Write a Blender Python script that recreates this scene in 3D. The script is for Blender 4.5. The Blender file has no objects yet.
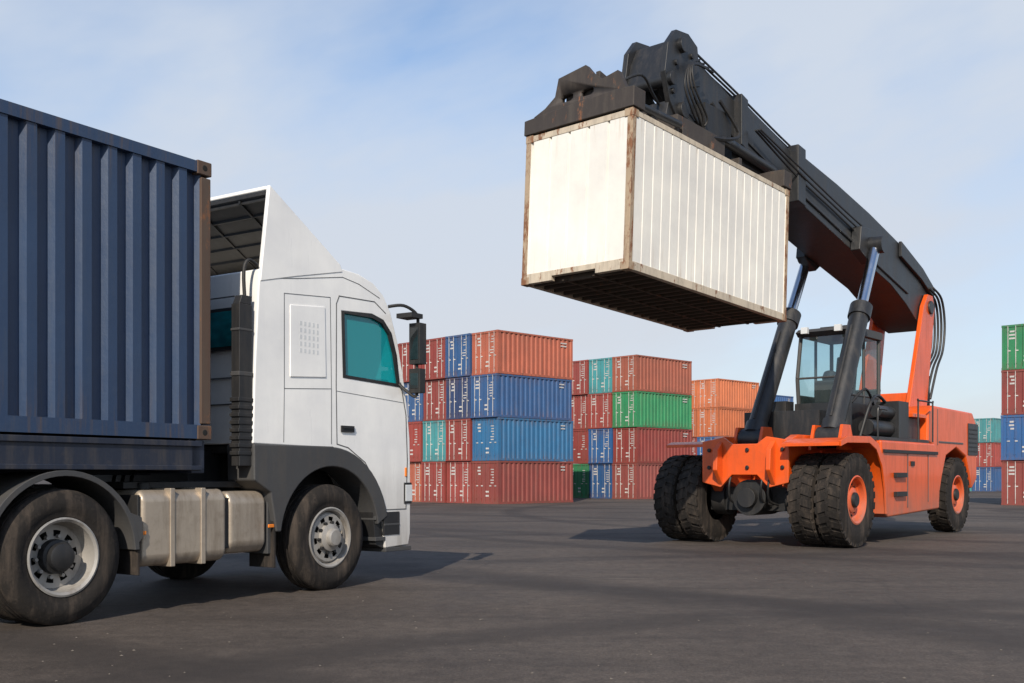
import bpy, bmesh, math, random
from mathutils import Vector, Matrix
random.seed(7)
S=bpy.context.scene
S.view_settings.view_transform='Standard'; S.view_settings.look='None'; S.view_settings.exposure=0
COL=S.collection
# ------------------------------------------------------------------ materials
def nmat(name):
    m=bpy.data.materials.new(name); m.use_nodes=True
    nt=m.node_tree; b=nt.nodes['Principled BSDF']; return m,nt,b
def N(nt,t,**k):
    n=nt.nodes.new(t)
    for a,v in k.items():
        if a in n.inputs.keys(): n.inputs[a].default_value=v
        else: setattr(n,a,v)
    return n
def ramp(nt,src,a,b,ca=(0,0,0,1),cb=(1,1,1,1)):
    r=nt.nodes.new('ShaderNodeValToRGB'); e=r.color_ramp.elements
    e[0].position=a;e[1].position=b;e[0].color=ca;e[1].color=cb
    nt.links.new(src,r.inputs[0]); return r.outputs[0]
def mixc(nt,f,a,b,mode='MIX'):
    x=nt.nodes.new('ShaderNodeMix'); x.data_type='RGBA'; x.blend_type=mode
    for s,i in ((f,0),(a,6),(b,7)):
        if hasattr(s,'links'): nt.links.new(s,x.inputs[i])
        elif i==0: x.inputs[0].default_value=s
        else: x.inputs[i].default_value=(*s,1) if len(s)==3 else s
    return x.outputs[2]
def noise(nt,co,scale,detail=5,rough=.6,sc=(1,1,1)):
    mp=nt.nodes.new('ShaderNodeMapping'); mp.inputs['Scale'].default_value=sc
    nt.links.new(co,mp.inputs[0])
    n=nt.nodes.new('ShaderNodeTexNoise'); n.inputs['Scale'].default_value=scale
    n.inputs['Detail'].default_value=detail; n.inputs['Roughness'].default_value=rough
    nt.links.new(mp.outputs[0],n.inputs['Vector']); return n.outputs[0]
def paint(name,col,rough=.42,dirt=.35,rust=.0,metal=0,objcol=False,dcol=(.09,.075,.06),bump=.15,low=0,spec=.5,coat=0,edge=None,ebot=0,ecol=(.26,.15,.075),elo=.48,ehi=.66):
    m,nt,b=nmat(name)
    tc=nt.nodes.new('ShaderNodeTexCoord'); co=tc.outputs['Object']
    if objcol:
        oi=nt.nodes.new('ShaderNodeObjectInfo'); base=oi.outputs['Color']
        va=nt.nodes.new('ShaderNodeVectorMath'); va.operation='ADD'
        cr=nt.nodes.new('ShaderNodeCombineXYZ')
        mu=nt.nodes.new('ShaderNodeMath'); mu.operation='MULTIPLY'; mu.inputs[1].default_value=60
        nt.links.new(oi.outputs['Random'],mu.inputs[0])
        nt.links.new(mu.outputs[0],cr.inputs[0]); nt.links.new(mu.outputs[0],cr.inputs[1])
        nt.links.new(co,va.inputs[0]); nt.links.new(cr.outputs[0],va.inputs[1]); co=va.outputs[0]
    else:
        base=col
    n1=noise(nt,co,.9,5,.6)
    v=ramp(nt,n1,.3,.75,(.80,.80,.82,1),(1.06,1.05,1.03,1))
    c=mixc(nt,1.0,base,v,'MULTIPLY')
    n2=noise(nt,co,1.6,6,.7,(4,4,.5))
    d=ramp(nt,n2,.48,.78,(0,0,0,1),(dirt,dirt,dirt,1))
    c=mixc(nt,d,c,dcol)
    n4=noise(nt,co,9,5,.7)
    d2=ramp(nt,n4,.55,.8,(0,0,0,1),(dirt*.6,)*3+(1,))
    c=mixc(nt,d2,c,dcol)
    if low>0:
        sp=nt.nodes.new('ShaderNodeSeparateXYZ'); nt.links.new(tc.outputs['Object'],sp.inputs[0])
        mr=nt.nodes.new('ShaderNodeMapRange'); mr.inputs[1].default_value=low; mr.inputs[2].default_value=low*.3
        nt.links.new(sp.outputs[2],mr.inputs[0])
        mm=nt.nodes.new('ShaderNodeMath'); mm.operation='MULTIPLY'
        nt.links.new(mr.outputs[0],mm.inputs[0]); nt.links.new(n2,mm.inputs[1])
        c=mixc(nt,mm.outputs[0],c,(.2,.17,.14))
    if rust>0:
        n3=noise(nt,co,2.3,8,.75,(2,2,.8))
        r=ramp(nt,n3,.72-rust*.3,.76-rust*.26)
        rc=mixc(nt,n4,(.09,.035,.018),(.28,.12,.05))
        c=mixc(nt,r,c,rc)
    if edge:
        sp=nt.nodes.new('ShaderNodeSeparateXYZ'); nt.links.new(tc.outputs['Object'],sp.inputs[0])
        ab=nt.nodes.new('ShaderNodeMath'); ab.operation='SUBTRACT'; ab.inputs[1].default_value=ebot+edge/2; nt.links.new(sp.outputs[2],ab.inputs[0])
        a2=nt.nodes.new('ShaderNodeMath'); a2.operation='ABSOLUTE'; nt.links.new(ab.outputs[0],a2.inputs[0])
        mr=nt.nodes.new('ShaderNodeMapRange'); mr.inputs[1].default_value=edge*.26; mr.inputs[2].default_value=edge*.5; nt.links.new(a2.outputs[0],mr.inputs[0])
        n5=noise(nt,co,2.2,6,.7,(6,6,.35))
        r5=ramp(nt,n5,elo,ehi); mm=mixc(nt,1,r5,mr.outputs[0],'MULTIPLY')
        c=mixc(nt,mm,c,ecol)
    nt.links.new(c,b.inputs['Base Color'])
    rr=nt.nodes.new('ShaderNodeMapRange'); rr.inputs[3].default_value=rough-.1; rr.inputs[4].default_value=rough+.25
    nt.links.new(n2,rr.inputs[0]); nt.links.new(rr.outputs[0],b.inputs['Roughness'])
    b.inputs['Metallic'].default_value=metal
    b.inputs['Specular IOR Level'].default_value=spec
    if coat: b.inputs['Coat Weight'].default_value=coat; b.inputs['Coat Roughness'].default_value=.06
    if bump>0:
        bp=nt.nodes.new('ShaderNodeBump'); bp.inputs['Strength'].default_value=bump; bp.inputs['Distance'].default_value=.02
        nt.links.new(n4,bp.inputs['Height']); nt.links.new(bp.outputs[0],b.inputs['Normal'])
    return m
M={}
M['white']=paint('white_cab_paint',(.90,.89,.86),.24,.05,bump=0,low=1.7,coat=.8)
M['seam']=paint('panel_gap',(.10,.10,.10),.6,.1,bump=0)
M['grey']=paint('grey_plastic',(.055,.055,.056),.55,.45)
M['black']=paint('black_parts',(.015,.015,.016),.5,.4,dcol=(.07,.06,.05))
M['rub']=paint('tyre_rubber',(.022,.019,.017),.8,.65,dcol=(.12,.092,.072),bump=.4,spec=.25)
M['silver']=paint('steel_wheel',(.38,.36,.33),.45,.8,metal=.3,rust=.25,dcol=(.13,.10,.075))
M['alu']=paint('fuel_tank_metal',(.46,.39,.31),.38,.65,metal=.5,dcol=(.14,.10,.065))
M['chrome']=paint('cylinder_rod_chrome',(.6,.62,.66),.14,.1,metal=1,bump=0)
M['amber']=paint('amber_lens',(.8,.22,.02),.3,.1,bump=0)
M['lamp']=paint('lamp_lens',(.7,.72,.72),.15,.1,bump=0)
M['blue']=paint('blue_container_paint',(.022,.048,.108),.36,.40,rust=.03,dcol=(.055,.07,.095),edge=2.94,ebot=1.78,ecol=(.09,.065,.05),elo=.52,ehi=.75)
M['navy']=paint('trailer_frame_paint',(.014,.020,.038),.5,.6,rust=.12)
M['rustpost']=paint('rusty_post',(.09,.055,.038),.7,.6,rust=.55)
M['cwhite']=paint('white_container_paint',(.79,.765,.70),.5,.06,rust=.0,dcol=(.46,.38,.28),edge=2.4,ecol=(.38,.25,.14),elo=.54,ehi=.8)
M['cwrust']=paint('white_rusty_frame',(.56,.48,.37),.6,.6,rust=.52)
M['cpost']=paint('rusty_corner_post',(.40,.30,.20),.65,.8,rust=.80)
M['under']=paint('container_underside',(.085,.06,.042),.8,.6,rust=.4)
M['spread']=paint('spreader_steel',(.042,.033,.028),.6,.6,rust=.42)
M['orange']=paint('orange_machine_paint',(.76,.098,.007),.36,.36,dcol=(.15,.055,.025),rust=.0,low=1.4,coat=.25)
M['boom']=paint('boom_dark_steel',(.019,.020,.022),.38,.7,dcol=(.06,.052,.046),rust=.05)
M['stk']=paint('stack_paint',(1,1,1),.55,.42,objcol=True,rust=.07,dcol=(.14,.10,.08),edge=2.1,ecol=(.13,.065,.04))
M['mark']=paint('marking_white',(.56,.54,.51),.6,.5,bump=0)
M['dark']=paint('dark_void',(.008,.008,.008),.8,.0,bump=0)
M['seat']=paint('seat_fabric',(.03,.035,.045),.8,.1)
M['stone']=paint('small_stone',(.16,.14,.12),.9,.3,bump=0)
def glassm(name,c,r=.04):
    m,nt,b=nmat(name)
    tc=nt.nodes.new('ShaderNodeTexCoord')
    n=noise(nt,tc.outputs['Object'],1.7,3,.5,(1,1,2.2))
    cc=mixc(nt,ramp(nt,n,.4,.62),tuple(x*.35 for x in c),c)
    nt.links.new(cc,b.inputs['Base Color']); b.inputs['Roughness'].default_value=r
    b.inputs['Specular IOR Level'].default_value=.9
    return m
M['teal']=glassm('tinted_glass',(.012,.30,.34))
M['mirr']=glassm('mirror_glass',(.03,.04,.045))
def thin_glass(name,tcol,dcol,dfac,gfac):
    m,nt,b=nmat(name); nt.nodes.remove(b); out=nt.nodes['Material Output']
    tr=N(nt,'ShaderNodeBsdfTransparent',Color=tcol); gl=N(nt,'ShaderNodeBsdfGlossy',Roughness=.03); df=N(nt,'ShaderNodeBsdfDiffuse',Color=dcol)
    a=nt.nodes.new('ShaderNodeMixShader'); a.inputs[0].default_value=dfac
    bb=nt.nodes.new('ShaderNodeMixShader'); bb.inputs[0].default_value=gfac
    nt.links.new(tr.outputs[0],a.inputs[1]); nt.links.new(df.outputs[0],a.inputs[2])
    nt.links.new(a.outputs[0],bb.inputs[1]); nt.links.new(gl.outputs[0],bb.inputs[2]); nt.links.new(bb.outputs[0],out.inputs[0]); return m
M['glass']=thin_glass('cabin_glass',(.72,.85,.86,1),(.2,.3,.3,1),.05,.10)
M['tglass']=thin_glass('truck_side_glass',(.10,.72,.78,1),(.010,.40,.45,1),.55,.07)

# ------------------------------------------------------------------ mesh builder
class MB:
    def __init__(s): s.v=[];s.f=[];s.m=[];s.mats=[]
    def mi(s,k):
        if k not in s.mats: s.mats.append(k)
        return s.mats.index(k)
    def add(s,vs,fs,k):
        o=len(s.v); i=s.mi(k); s.v+=[tuple(x) for x in vs]
        for f in fs: s.f.append(tuple(o+q for q in f)); s.m.append(i)
    def box(s,x0,x1,y0,y1,z0,z1,k):
        vs=[(x,y,z) for x in (x0,x1) for y in (y0,y1) for z in (z0,z1)]
        s.add(vs,[(0,1,3,2),(4,6,7,5),(0,4,5,1),(2,3,7,6),(0,2,6,4),(1,5,7,3)],k)
    def prism(s,pts,a,b,k,ax='y'):
        n=len(pts)
        if ax=='y': vs=[(p,a,q) for p,q in pts]+[(p,b,q) for p,q in pts]
        elif ax=='x': vs=[(a,p,q) for p,q in pts]+[(b,p,q) for p,q in pts]
        else: vs=[(p,q,a) for p,q in pts]+[(p,q,b) for p,q in pts]
        s.add(vs,[tuple(range(n)),tuple(range(2*n-1,n-1,-1))]+[(i,(i+1)%n,n+(i+1)%n,n+i) for i in range(n)],k)
    def cyl(s,p0,p1,r0,k,r1=None,n=18,caps=True):
        r1=r0 if r1 is None else r1
        p0=Vector(p0);p1=Vector(p1);d=(p1-p0).normalized()
        a=d.orthogonal().normalized();b=d.cross(a)
        vs=[];
        for p,r in((p0,r0),(p1,r1)):
            for i in range(n):
                t=2*math.pi*i/n; vs.append(p+a*(r*math.cos(t))+b*(r*math.sin(t)))
        fs=[(i,(i+1)%n,n+(i+1)%n,n+i) for i in range(n)]
        if caps: fs+=[tuple(range(n-1,-1,-1)),tuple(range(n,2*n))]
        s.add(vs,fs,k)
    def tube(s,pts,r,k,n=8):
        P=[Vector(p) for p in pts]
        Q=[]
        for i in range(len(P)-1):
            a=P[max(i-1,0)];b=P[i];c=P[i+1];d=P[min(i+2,len(P)-1)]
            for j in range(5):
                t=j/5; Q.append(.5*((2*b)+(c-a)*t+(2*a-5*b+4*c-d)*t*t+(3*b-a-3*c+d)*t**3))
        Q.append(P[-1])
        vs=[];ref=None
        for i,q in enumerate(Q):
            d=(Q[min(i+1,len(Q)-1)]-Q[max(i-1,0)]).normalized()
            if ref is None: ref=d.orthogonal().normalized()
            ref=(ref-d*ref.dot(d)).normalized(); b=d.cross(ref)
            for j in range(n):
                t=2*math.pi*j/n; vs.append(q+ref*(r*math.cos(t))+b*(r*math.sin(t)))
        fs=[(i*n+j,i*n+(j+1)%n,(i+1)*n+(j+1)%n,(i+1)*n+j) for i in range(len(Q)-1) for j in range(n)]
        fs+=[tuple(range(n)),tuple(range(len(vs)-n,len(vs)))]
        s.add(vs,fs,k)
    def lathe(s,prof,cx,cz,k,n=48):
        vs=[(cx+r*math.cos(2*math.pi*i/n),y,cz+r*math.sin(2*math.pi*i/n)) for i in range(n) for r,y in prof]
        m=len(prof)
        s.add(vs,[(i*m+j,i*m+j+1,((i+1)%n)*m+j+1,((i+1)%n)*m+j) for i in range(n) for j in range(m-1)],k)
    def holed(s,cx,cz,y,r0,ra,rb,r1,k,n=40,per=4,gap=2):
        rs=[r0,ra,rb,r1]
        vs=[(cx+r*math.cos(2*math.pi*i/n),y,cz+r*math.sin(2*math.pi*i/n)) for i in range(n) for r in rs]
        fs=[]
        for i in range(n):
            for j in range(3):
                if j==1 and i%per<gap: continue
                fs.append((i*4+j,i*4+j+1,((i+1)%n)*4+j+1,((i+1)%n)*4+j))
        s.add(vs,fs,k)
    def arch(s,cx,cz,R,th,y0,y1,a0,a1,k,n=20):
        pts=[]
        for i in range(n+1):
            t=math.radians(a0+(a1-a0)*i/n); pts.append((cx+R*math.cos(t),cz+R*math.sin(t)))
        for i in range(n,-1,-1):
            t=math.radians(a0+(a1-a0)*i/n); pts.append((cx+(R-th)*math.cos(t),cz+(R-th)*math.sin(t)))
        s.prism(pts,y0,y1,k)
    def corr(s,ax,a,b,z0,z1,base,dep,n,k):
        p=(b-a)/n; q=[]
        for i in range(n):
            o=a+i*p; q+=[(o,0),(o+.36*p,0),(o+.5*p,1),(o+.86*p,1)]
        q.append((b,0))
        vs=[]
        for t,h in q:
            w=base+dep*h
            for z in (z0,z1): vs.append((t,w,z) if ax=='x' else (w,t,z))
        s.add(vs,[(2*i,2*i+2,2*i+3,2*i+1) for i in range(len(q)-1)],k)
    def mesh(s,name,ang=35,fix=True):
        me=bpy.data.meshes.new(name); me.from_pydata(s.v,[],s.f)
        for k in s.mats: me.materials.append(M[k])
        me.polygons.foreach_set('material_index',s.m)
        if fix:
            bm=bmesh.new(); bm.from_mesh(me); bmesh.ops.recalc_face_normals(bm,faces=bm.faces); bm.to_mesh(me); bm.free()
        me.shade_smooth(); me.set_sharp_from_angle(angle=math.radians(ang))
        me.update(); return me
    def obj(s,name,parent=None,bevel=0,seg=2,ang=35):
        o=bpy.data.objects.new(name,s.mesh(name,ang)); COL.objects.link(o)
        if parent: o.parent=parent
        if bevel:
            b=o.modifiers.new('b','BEVEL'); b.width=bevel; b.segments=seg; b.limit_method='ANGLE'; b.angle_limit=math.radians(28); b.harden_normals=True
        return o
def empty(name,loc,rot=(0,0,0)):
    e=bpy.data.objects.new(name,None); e.location=loc; e.rotation_euler=rot; e.empty_display_size=.5; COL.objects.link(e); return e
def boolcut(o,c):
    bpy.context.view_layer.update()
    md=o.modifiers.new('x','BOOLEAN'); md.object=c; md.operation='DIFFERENCE'; md.solver='EXACT'
    dg=bpy.context.evaluated_depsgraph_get(); dg.update()
    me=bpy.data.meshes.new_from_object(o.evaluated_get(dg)); o.modifiers.clear(); o.data=me
    bpy.data.objects.remove(c)

# ------------------------------------------------------------------ ground
mb=MB(); g=2500
m,nt,b=nmat('asphalt'); M['asphalt']=m
tc=nt.nodes.new('ShaderNodeTexCoord'); co=tc.outputs['Object']
nL=noise(nt,co,.10,5,.65); nM=noise(nt,co,.7,6,.7); nF=noise(nt,co,38,4,.8); nS=noise(nt,co,.5,6,.65,(.35,2.4,1)); nG=noise(nt,co,140,2,.7); nB=noise(nt,co,6,5,.75)
c=mixc(nt,ramp(nt,nL,.36,.64),(.070,.056,.048),(.118,.096,.081))
c=mixc(nt,ramp(nt,nM,.3,.7),mixc(nt,1,c,(.70,.70,.70),'MULTIPLY'),c)
c=mixc(nt,ramp(nt,nS,.50,.70,(0,0,0,1),(.6,.6,.6,1)),c,(.044,.036,.031))
c=mixc(nt,1,c,ramp(nt,nB,.3,.72,(.68,.68,.68,1),(1.30,1.29,1.27,1)),'MULTIPLY')
c=mixc(nt,1,c,ramp(nt,nF,.3,.72,(.50,.50,.50,1),(1.5,1.5,1.5,1)),'MULTIPLY')
c=mixc(nt,ramp(nt,nG,.64,.72,(0,0,0,1),(.7,.7,.7,1)),c,(.28,.24,.20))
wm=nt.nodes.new('ShaderNodeVectorMath'); wm.operation='ADD'
wn=nt.nodes.new('ShaderNodeTexNoise'); wn.inputs['Scale'].default_value=.6; wn.inputs['Detail'].default_value=6
nt.links.new(co,wn.inputs['Vector']); nt.links.new(co,wm.inputs[0]); nt.links.new(wn.outputs['Color'],wm.inputs[1])
vo=nt.nodes.new('ShaderNodeTexVoronoi'); vo.feature='DISTANCE_TO_EDGE'; vo.inputs['Scale'].default_value=.16
nt.links.new(wm.outputs[0],vo.inputs['Vector'])
ck=ramp(nt,vo.outputs['Distance'],.001,.0035,(1,1,1,1),(0,0,0,1))
ckm=mixc(nt,1,ck,ramp(nt,nL,.45,.6),'MULTIPLY')
c=mixc(nt,ckm,c,(.035,.03,.027))
def sweep(loc,scale,dist,lo,amt):
    global c
    wv=nt.nodes.new('ShaderNodeTexWave'); wv.wave_type='RINGS'; wv.rings_direction='Z'; wv.inputs['Scale'].default_value=scale; wv.inputs['Distortion'].default_value=dist; wv.inputs['Detail'].default_value=2;wv.inputs['Detail Scale'].default_value=.3
    mp=nt.nodes.new('ShaderNodeMapping'); mp.inputs['Location'].default_value=loc; nt.links.new(co,mp.inputs[0]); nt.links.new(mp.outputs[0],wv.inputs['Vector'])
    tw=ramp(nt,wv.outputs['Fac'],lo,.995,(0,0,0,1),(amt,amt,amt,1))
    tw=mixc(nt,1,tw,ramp(nt,nM,.30,.5),'MULTIPLY')
    c=mixc(nt,tw,c,(.034,.028,.025))
sweep((30,14,0),.035,2.5,.9,.65); sweep((-22,-40,0),.05,1.5,.93,.65); sweep((-9,6,0),.045,1.5,.95,.6)
nt.links.new(c,b.inputs['Base Color'])
nt.links.new(ramp(nt,nM,.2,.8,(.66,)*3+(1,),(.92,)*3+(1,)),b.inputs['Roughness']); b.inputs['Specular IOR Level'].default_value=.3
bp=N(nt,'ShaderNodeBump',Strength=.7,Distance=.012); nt.links.new(nF,bp.inputs['Height']); nt.links.new(bp.outputs[0],b.inputs['Normal'])
mb.add([(-g,-g,0),(g,-g,0),(g,g,0),(-g,g,0)],[(0,1,2,3)],'asphalt')
mb.obj('asphalt_ground')
mb=MB()
for i in range(520):
    y=5+random.random()**1.6*26; x=random.uniform(-.55,.55)*y; r=random.uniform(.004,.013)
    if random.random()<.03: r*=1.8
    vs=[]
    for q in ((1,0,0),(-1,0,0),(0,1,0),(0,-1,0),(0,0,.8),(0,0,-.3)): vs.append((x+q[0]*r*random.uniform(.7,1.4),y+q[1]*r*random.uniform(.7,1.4),r*.25+q[2]*r*random.uniform(.6,1.1)))
    mb.add(vs,[(0,2,4),(2,1,4),(1,3,4),(3,0,4),(2,0,5),(1,2,5),(3,1,5),(0,3,5)],'stone')
mb.obj('gravel')

# ------------------------------------------------------------------ container stacks
CL,CW,CH=5.3,1.9,2.1
def stack_mesh(v):
    mb=MB(); L,W,H=CL,CW-.06,CH-.02; p=.11
    for x in(0,L-p):
        for y in(0,W-p): mb.box(x,x+p,y,y+p,0,H,'stk')
    for y in(0,W-p):
        mb.box(p,L-p,y+.003,y+p,0,.11,'stk'); mb.box(p,L-p,y+.003,y+p,H-.08,H,'stk')
    for x in(0,L-p):
        mb.box(x+.003,x+p,p,W-p,0,.11,'stk'); mb.box(x+.003,x+p,p,W-p,H-.1,H,'stk')
    mb.corr('x',p,L-p,.11,H-.08,.015,.045,16,'stk'); mb.corr('x',p,L-p,.11,H-.08,W-.015,-.045,16,'stk')
    mb.corr('y',p,W-p,.11,H-.1,L-.015,-.045,6,'stk')
    mb.box(.05,L-.05,.05,W-.05,H-.045,H-.02,'stk'); mb.box(.05,L-.05,.05,W-.05,.06,.09,'dark')
    mb.box(.03,.06,p,W/2-.01,.11,H-.1,'stk'); mb.box(.03,.06,W/2+.01,W-p,.11,H-.1,'stk')
    mb.box(.055,.07,W/2-.01,W/2+.01,.11,H-.1,'dark')
    for y in (.27,.62,W-.62,W-.27):
        mb.cyl((.012,y,.06),(.012,y,H-.05),.017,'mark' if v!=1 else 'stk',n=6)
        mb.box(.005,.03,y-.12,y+.02,.85,.9,'mark')
        for z in(.25,1.0,1.75): mb.box(.0,.03,y-.04,y+.04,z,z+.05,'stk')
    rnd=random.Random(v)
    for i in range(7):
        z=H-.3-i*.13; w=rnd.uniform(.1,.26)
        if rnd.random()<.8: mb.box(.022,.031,.32,.32+w,z,z+.045,'mark')
    for i in range(3):
        z=H-.35-i*.16; w=rnd.uniform(.2,.38); mb.box(.022,.031,W-.58-.0,W-.58+w*.7,z,z+.08,'mark')
    for i in range(2): mb.box(.022,.031,.68,.68+rnd.uniform(.15,.22),.35+i*.2,.43+i*.2,'mark')
    for i in range(2): mb.box(L-.9,L-.9+rnd.uniform(.3,.5),.003,.012,H-.3-i*.15,H-.24-i*.15,'mark')
    for x in(0,L):
        for y in (0,W):
            for z in (0,H): mb.box(x-.012 if x==0 else x-.13,x+.13 if x==0 else x+.012,y-.012 if y==0 else y-.13,y+.13 if y==0 else y+.012,max(z-.1,0) if z else 0,min(z+.1,H+.003) ,'stk')
    return mb.mesh('container_mesh_%d'%v)
SM=[stack_mesh(i) for i in range(4)]
PAL={'r':(.30,.048,.038),'o':(.40,.10,.052),'b':(.024,.105,.28),'l':(.030,.17,.36),'t':(.06,.32,.34),'g':(.025,.23,.09),'n':(.24,.05,.04),'O':(.56,.15,.05),'d':(.03,.06,.16)}
def stack(X,Y,cols,yaw=44,rows2=None):
    e=empty('container_stack',(X,Y,0),(0,0,math.radians(yaw)))
    for ci,colm in enumerate(cols):
        n=len(colm)
        for ri,ch in enumerate(colm):
            o=bpy.data.objects.new('shipping_container',random.choice(SM)); COL.objects.link(o); o.parent=e
            o.location=(random.uniform(-.07,.07),ci*CW+random.uniform(-.01,.01),(n-1-ri)*CH)
            c=PAL[ch]; f=random.uniform(.8,1.15); q=random.uniform(.0,.10); gr=sum(c)/3+.03  # random greying puts a slight haze into each container's colour
            o.color=tuple(v*f*(1-q)+gr*q for v in c)+(1,)
    return e
stack(-.72,50.5,['obln','bdrr','rrtr','rbro','rrbr','brrn','rrbl'])
stack(7.24,61,['ogrn','trbb','rrrg'])
stack(14.9,76,['OObb','OOrb','rOrl'])
stack(21.2,90,['btbn','brbn'])
stack(31.5,112,['br','nb','rb','gr','br','rt','bb'])
stack(41.2,90,['trb','brt','tbr'])
stack(37.6,96,['rtl','btl','lbt'])
stack(25.45,46.5,['grbn','grbn'],44)
stack(-24,70,['rrbr','lbrl','brrr','rrbb','grbr','rrbr'])
stack(-30,84,['brbr','lbrr','brrr','rrbb','grbr','rrbr','nrbr','rrbr'])

# ------------------------------------------------------------------ truck wheels
def tyre(mb,cx,cz,R,rim,y0,w,lug=0):
    e=R-rim
    pr=[(rim,y0+.05),(rim+.02,y0+.015),(rim+e*.25,y0+.008),(rim+e*.30,y0+.0),(rim+e*.62,y0-.004),(rim+e*.68,y0+.004),(R-e*.16,y0+.018),(R-.012,y0+.045)]
    sh=y0+.05
    if lug: 
        pr+=[(R-.035,y0+.06),(R-.035,y0+w-.06)]
    else:
        pr+=[(R,sh+.01)]
        g=[.28,.5,.72]
        for t in g:
            y=y0+w*t; pr+=[(R+.002,y-.014),(R-.018,y-.009),(R-.018,y+.009),(R+.002,y+.014)]
        pr+=[(R,y0+w-.06)]
    mir=[(r,2*y0+w-y) for r,y in reversed(pr[:8])]
    mb.lathe(pr+mir,cx,cz,'rub',72)
    if lug:
        n=lug
        for i in range(n):
            a=2*math.pi*i/n
            for sd in (0,1):
                a2=a+(math.pi/n if sd else 0); dw=math.pi/n*.62
                ym=y0+w/2; ye=y0+.01 if sd==0 else y0+w-.01
                vs=[]
                for (yy,off,rt) in ((ym+(.03 if sd==0 else -.03),0,R),(ye,.10,R-.02)):
                    for da in(-dw,dw):
                        for r in (R-.09,rt):
                            t=a2+off+da; vs.append((cx+r*math.cos(t),yy,cz+r*math.sin(t)))
                mb.add(vs,[(0,1,3,2),(4,6,7,5),(0,4,5,1),(2,3,7,6),(0,2,6,4),(1,5,7,3)],'rub')
def front_wheel(name,par,cx,cz,y0,sgn=1):
    mb=MB(); R,rim=.645,.36
    tyre(mb,cx,cz,R,rim,y0,.37)
    f=(lambda y:y0+y) if sgn>0 else (lambda y:y0+.37-y)
    mb.lathe([(rim,f(.045)),(rim+.012,f(.01)),(rim-.005,f(.004)),(rim-.03,f(.02)),(rim-.045,f(.09)),(rim-.06,f(.12))],cx,cz,'silver',56)
    mb.holed(cx,cz,f(.045),.15,.205,.255,.29,'silver',40,4,2)
    mb.lathe([(.29,f(.045)),(.31,f(.07)),(.30,f(.12))],cx,cz,'silver',40)
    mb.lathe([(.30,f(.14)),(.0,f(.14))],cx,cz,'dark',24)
    mb.lathe([(.17,f(.044)),(.165,f(.0)),(.115,f(-.02)),(.11,f(-.065)),(.09,f(-.08)),(0,f(-.082))],cx,cz,'silver',32)
    for i in range(10):
        t=math.pi*2*i/10+.1; x=cx+.185*math.cos(t); z=cz+.185*math.sin(t)
        mb.cyl((x,f(.05),z),(x,f(.005),z),.019,'black',n=8)
    return mb.obj(name,par)
def rear_wheel(name,par,cx,cz,y0,sgn=1):
    mb=MB(); R,rim=.635,.36
    for k in(0,1): tyre(mb,cx,cz,R,rim,y0+(k*.38),.34)
    tot=.72
    f=(lambda y:y0+y) if sgn>0 else (lambda y:y0+tot-y)
    mb.lathe([(rim,f(.05)),(rim+.012,f(.008)),(rim-.006,f(.002)),(rim-.03,f(.02)),(rim-.04,f(.16)),(rim-.07,f(.20))],cx,cz,'silver',56)
    mb.holed(cx,cz,f(.18),.12,.19,.25,.30,'silver',40,4,2)
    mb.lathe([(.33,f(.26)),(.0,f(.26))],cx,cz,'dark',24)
    mb.lathe([(.165,f(.178)),(.16,f(.10)),(.13,f(.09)),(.125,f(.03)),(.10,f(.015)),(0,f(.012))],cx,cz,'black',32)
    for i in range(10):
        t=math.pi*2*i/10+.1; x=cx+.21*math.cos(t)*.93; z=cz+.21*math.sin(t)*.93
        mb.cyl((x,f(.185),z),(x,f(.14),z),.018,'silver',n=8)
    return mb.obj(name,par)

# ------------------------------------------------------------------ truck
T=empty('semi_truck',(-2.20,12.82,0),(0,0,math.radians(57)))
TW=2.9
Wz=.64
prof=[(-1.27,1.75),(-1.24,2.6),(-1.17,3.72),(-.6,3.86),(.14,3.95),(.50,3.93),(.78,3.86),(.98,3.73),(1.13,3.52),(1.27,3.16),(1.38,2.75),(1.47,2.32),(1.53,1.9),(1.545,1.2),(1.54,.62),(1.50,.47),(1.02,.45),(.98,.8)]
for i in range(12):
    t=math.radians(12+78*i/11); prof.append((1.06*math.cos(t),Wz+1.09*math.sin(t)))
mb=MB(); mb.prism(prof,.0,TW,'white')
cab=mb.obj('cab_body',T)
win=[(.19,3.42),(.75,3.45),(.97,3.40),(1.13,3.25),(1.235,2.98),(1.31,2.57),(.22,2.61)]
def offs(p,d):
    cx=sum(a for a,_ in p)/len(p); cz=sum(b for _,b in p)/len(p)
    return [(a+(a-cx)/math.hypot(a-cx,b-cz)*d,b+(b-cz)/math.hypot(a-cx,b-cz)*d) for a,b in p]
cut=MB(); cut.prism(win,-.1,TW+.1,'seat'); boolcut(cab,cut.obj('cut',T))
cut=MB(); cut.prism([(-.9,2.2),(-.9,3.6),(.1,3.75),(.8,3.68),(1.02,3.4),(1.2,2.9),(1.3,2.2)],.08,TW-.08,'seat'); boolcut(cab,cut.obj('cut',T))
bv=cab.modifiers.new('b','BEVEL'); bv.width=.06; bv.segments=5; bv.limit_method='ANGLE'; bv.angle_limit=math.radians(40); bv.harden_normals=True
cab.data.shade_smooth(); cab.data.set_sharp_from_angle(angle=math.radians(35))
mb=MB()
for y in(.03,TW-.03):
    w_=offs(win,-.02); mb.add([(a,y,b_) for a,b_ in w_],[tuple(range(len(w_)))],'tglass')
mb.obj('side_window_glass',T)
mb=MB()
o=offs(win,.012); i_=offs(win,-.045); n=len(win)
for y0,y1 in((-.006,.055),(TW-.055,TW+.006)):
    for k in range(n):
        a,b2,c2,d=o[k],o[(k+1)%n],i_[(k+1)%n],i_[k]
        mb.prism([a,b2,c2,d],y0,y1,'black')
mb.obj('window_gasket',T)
mb=MB()
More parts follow.
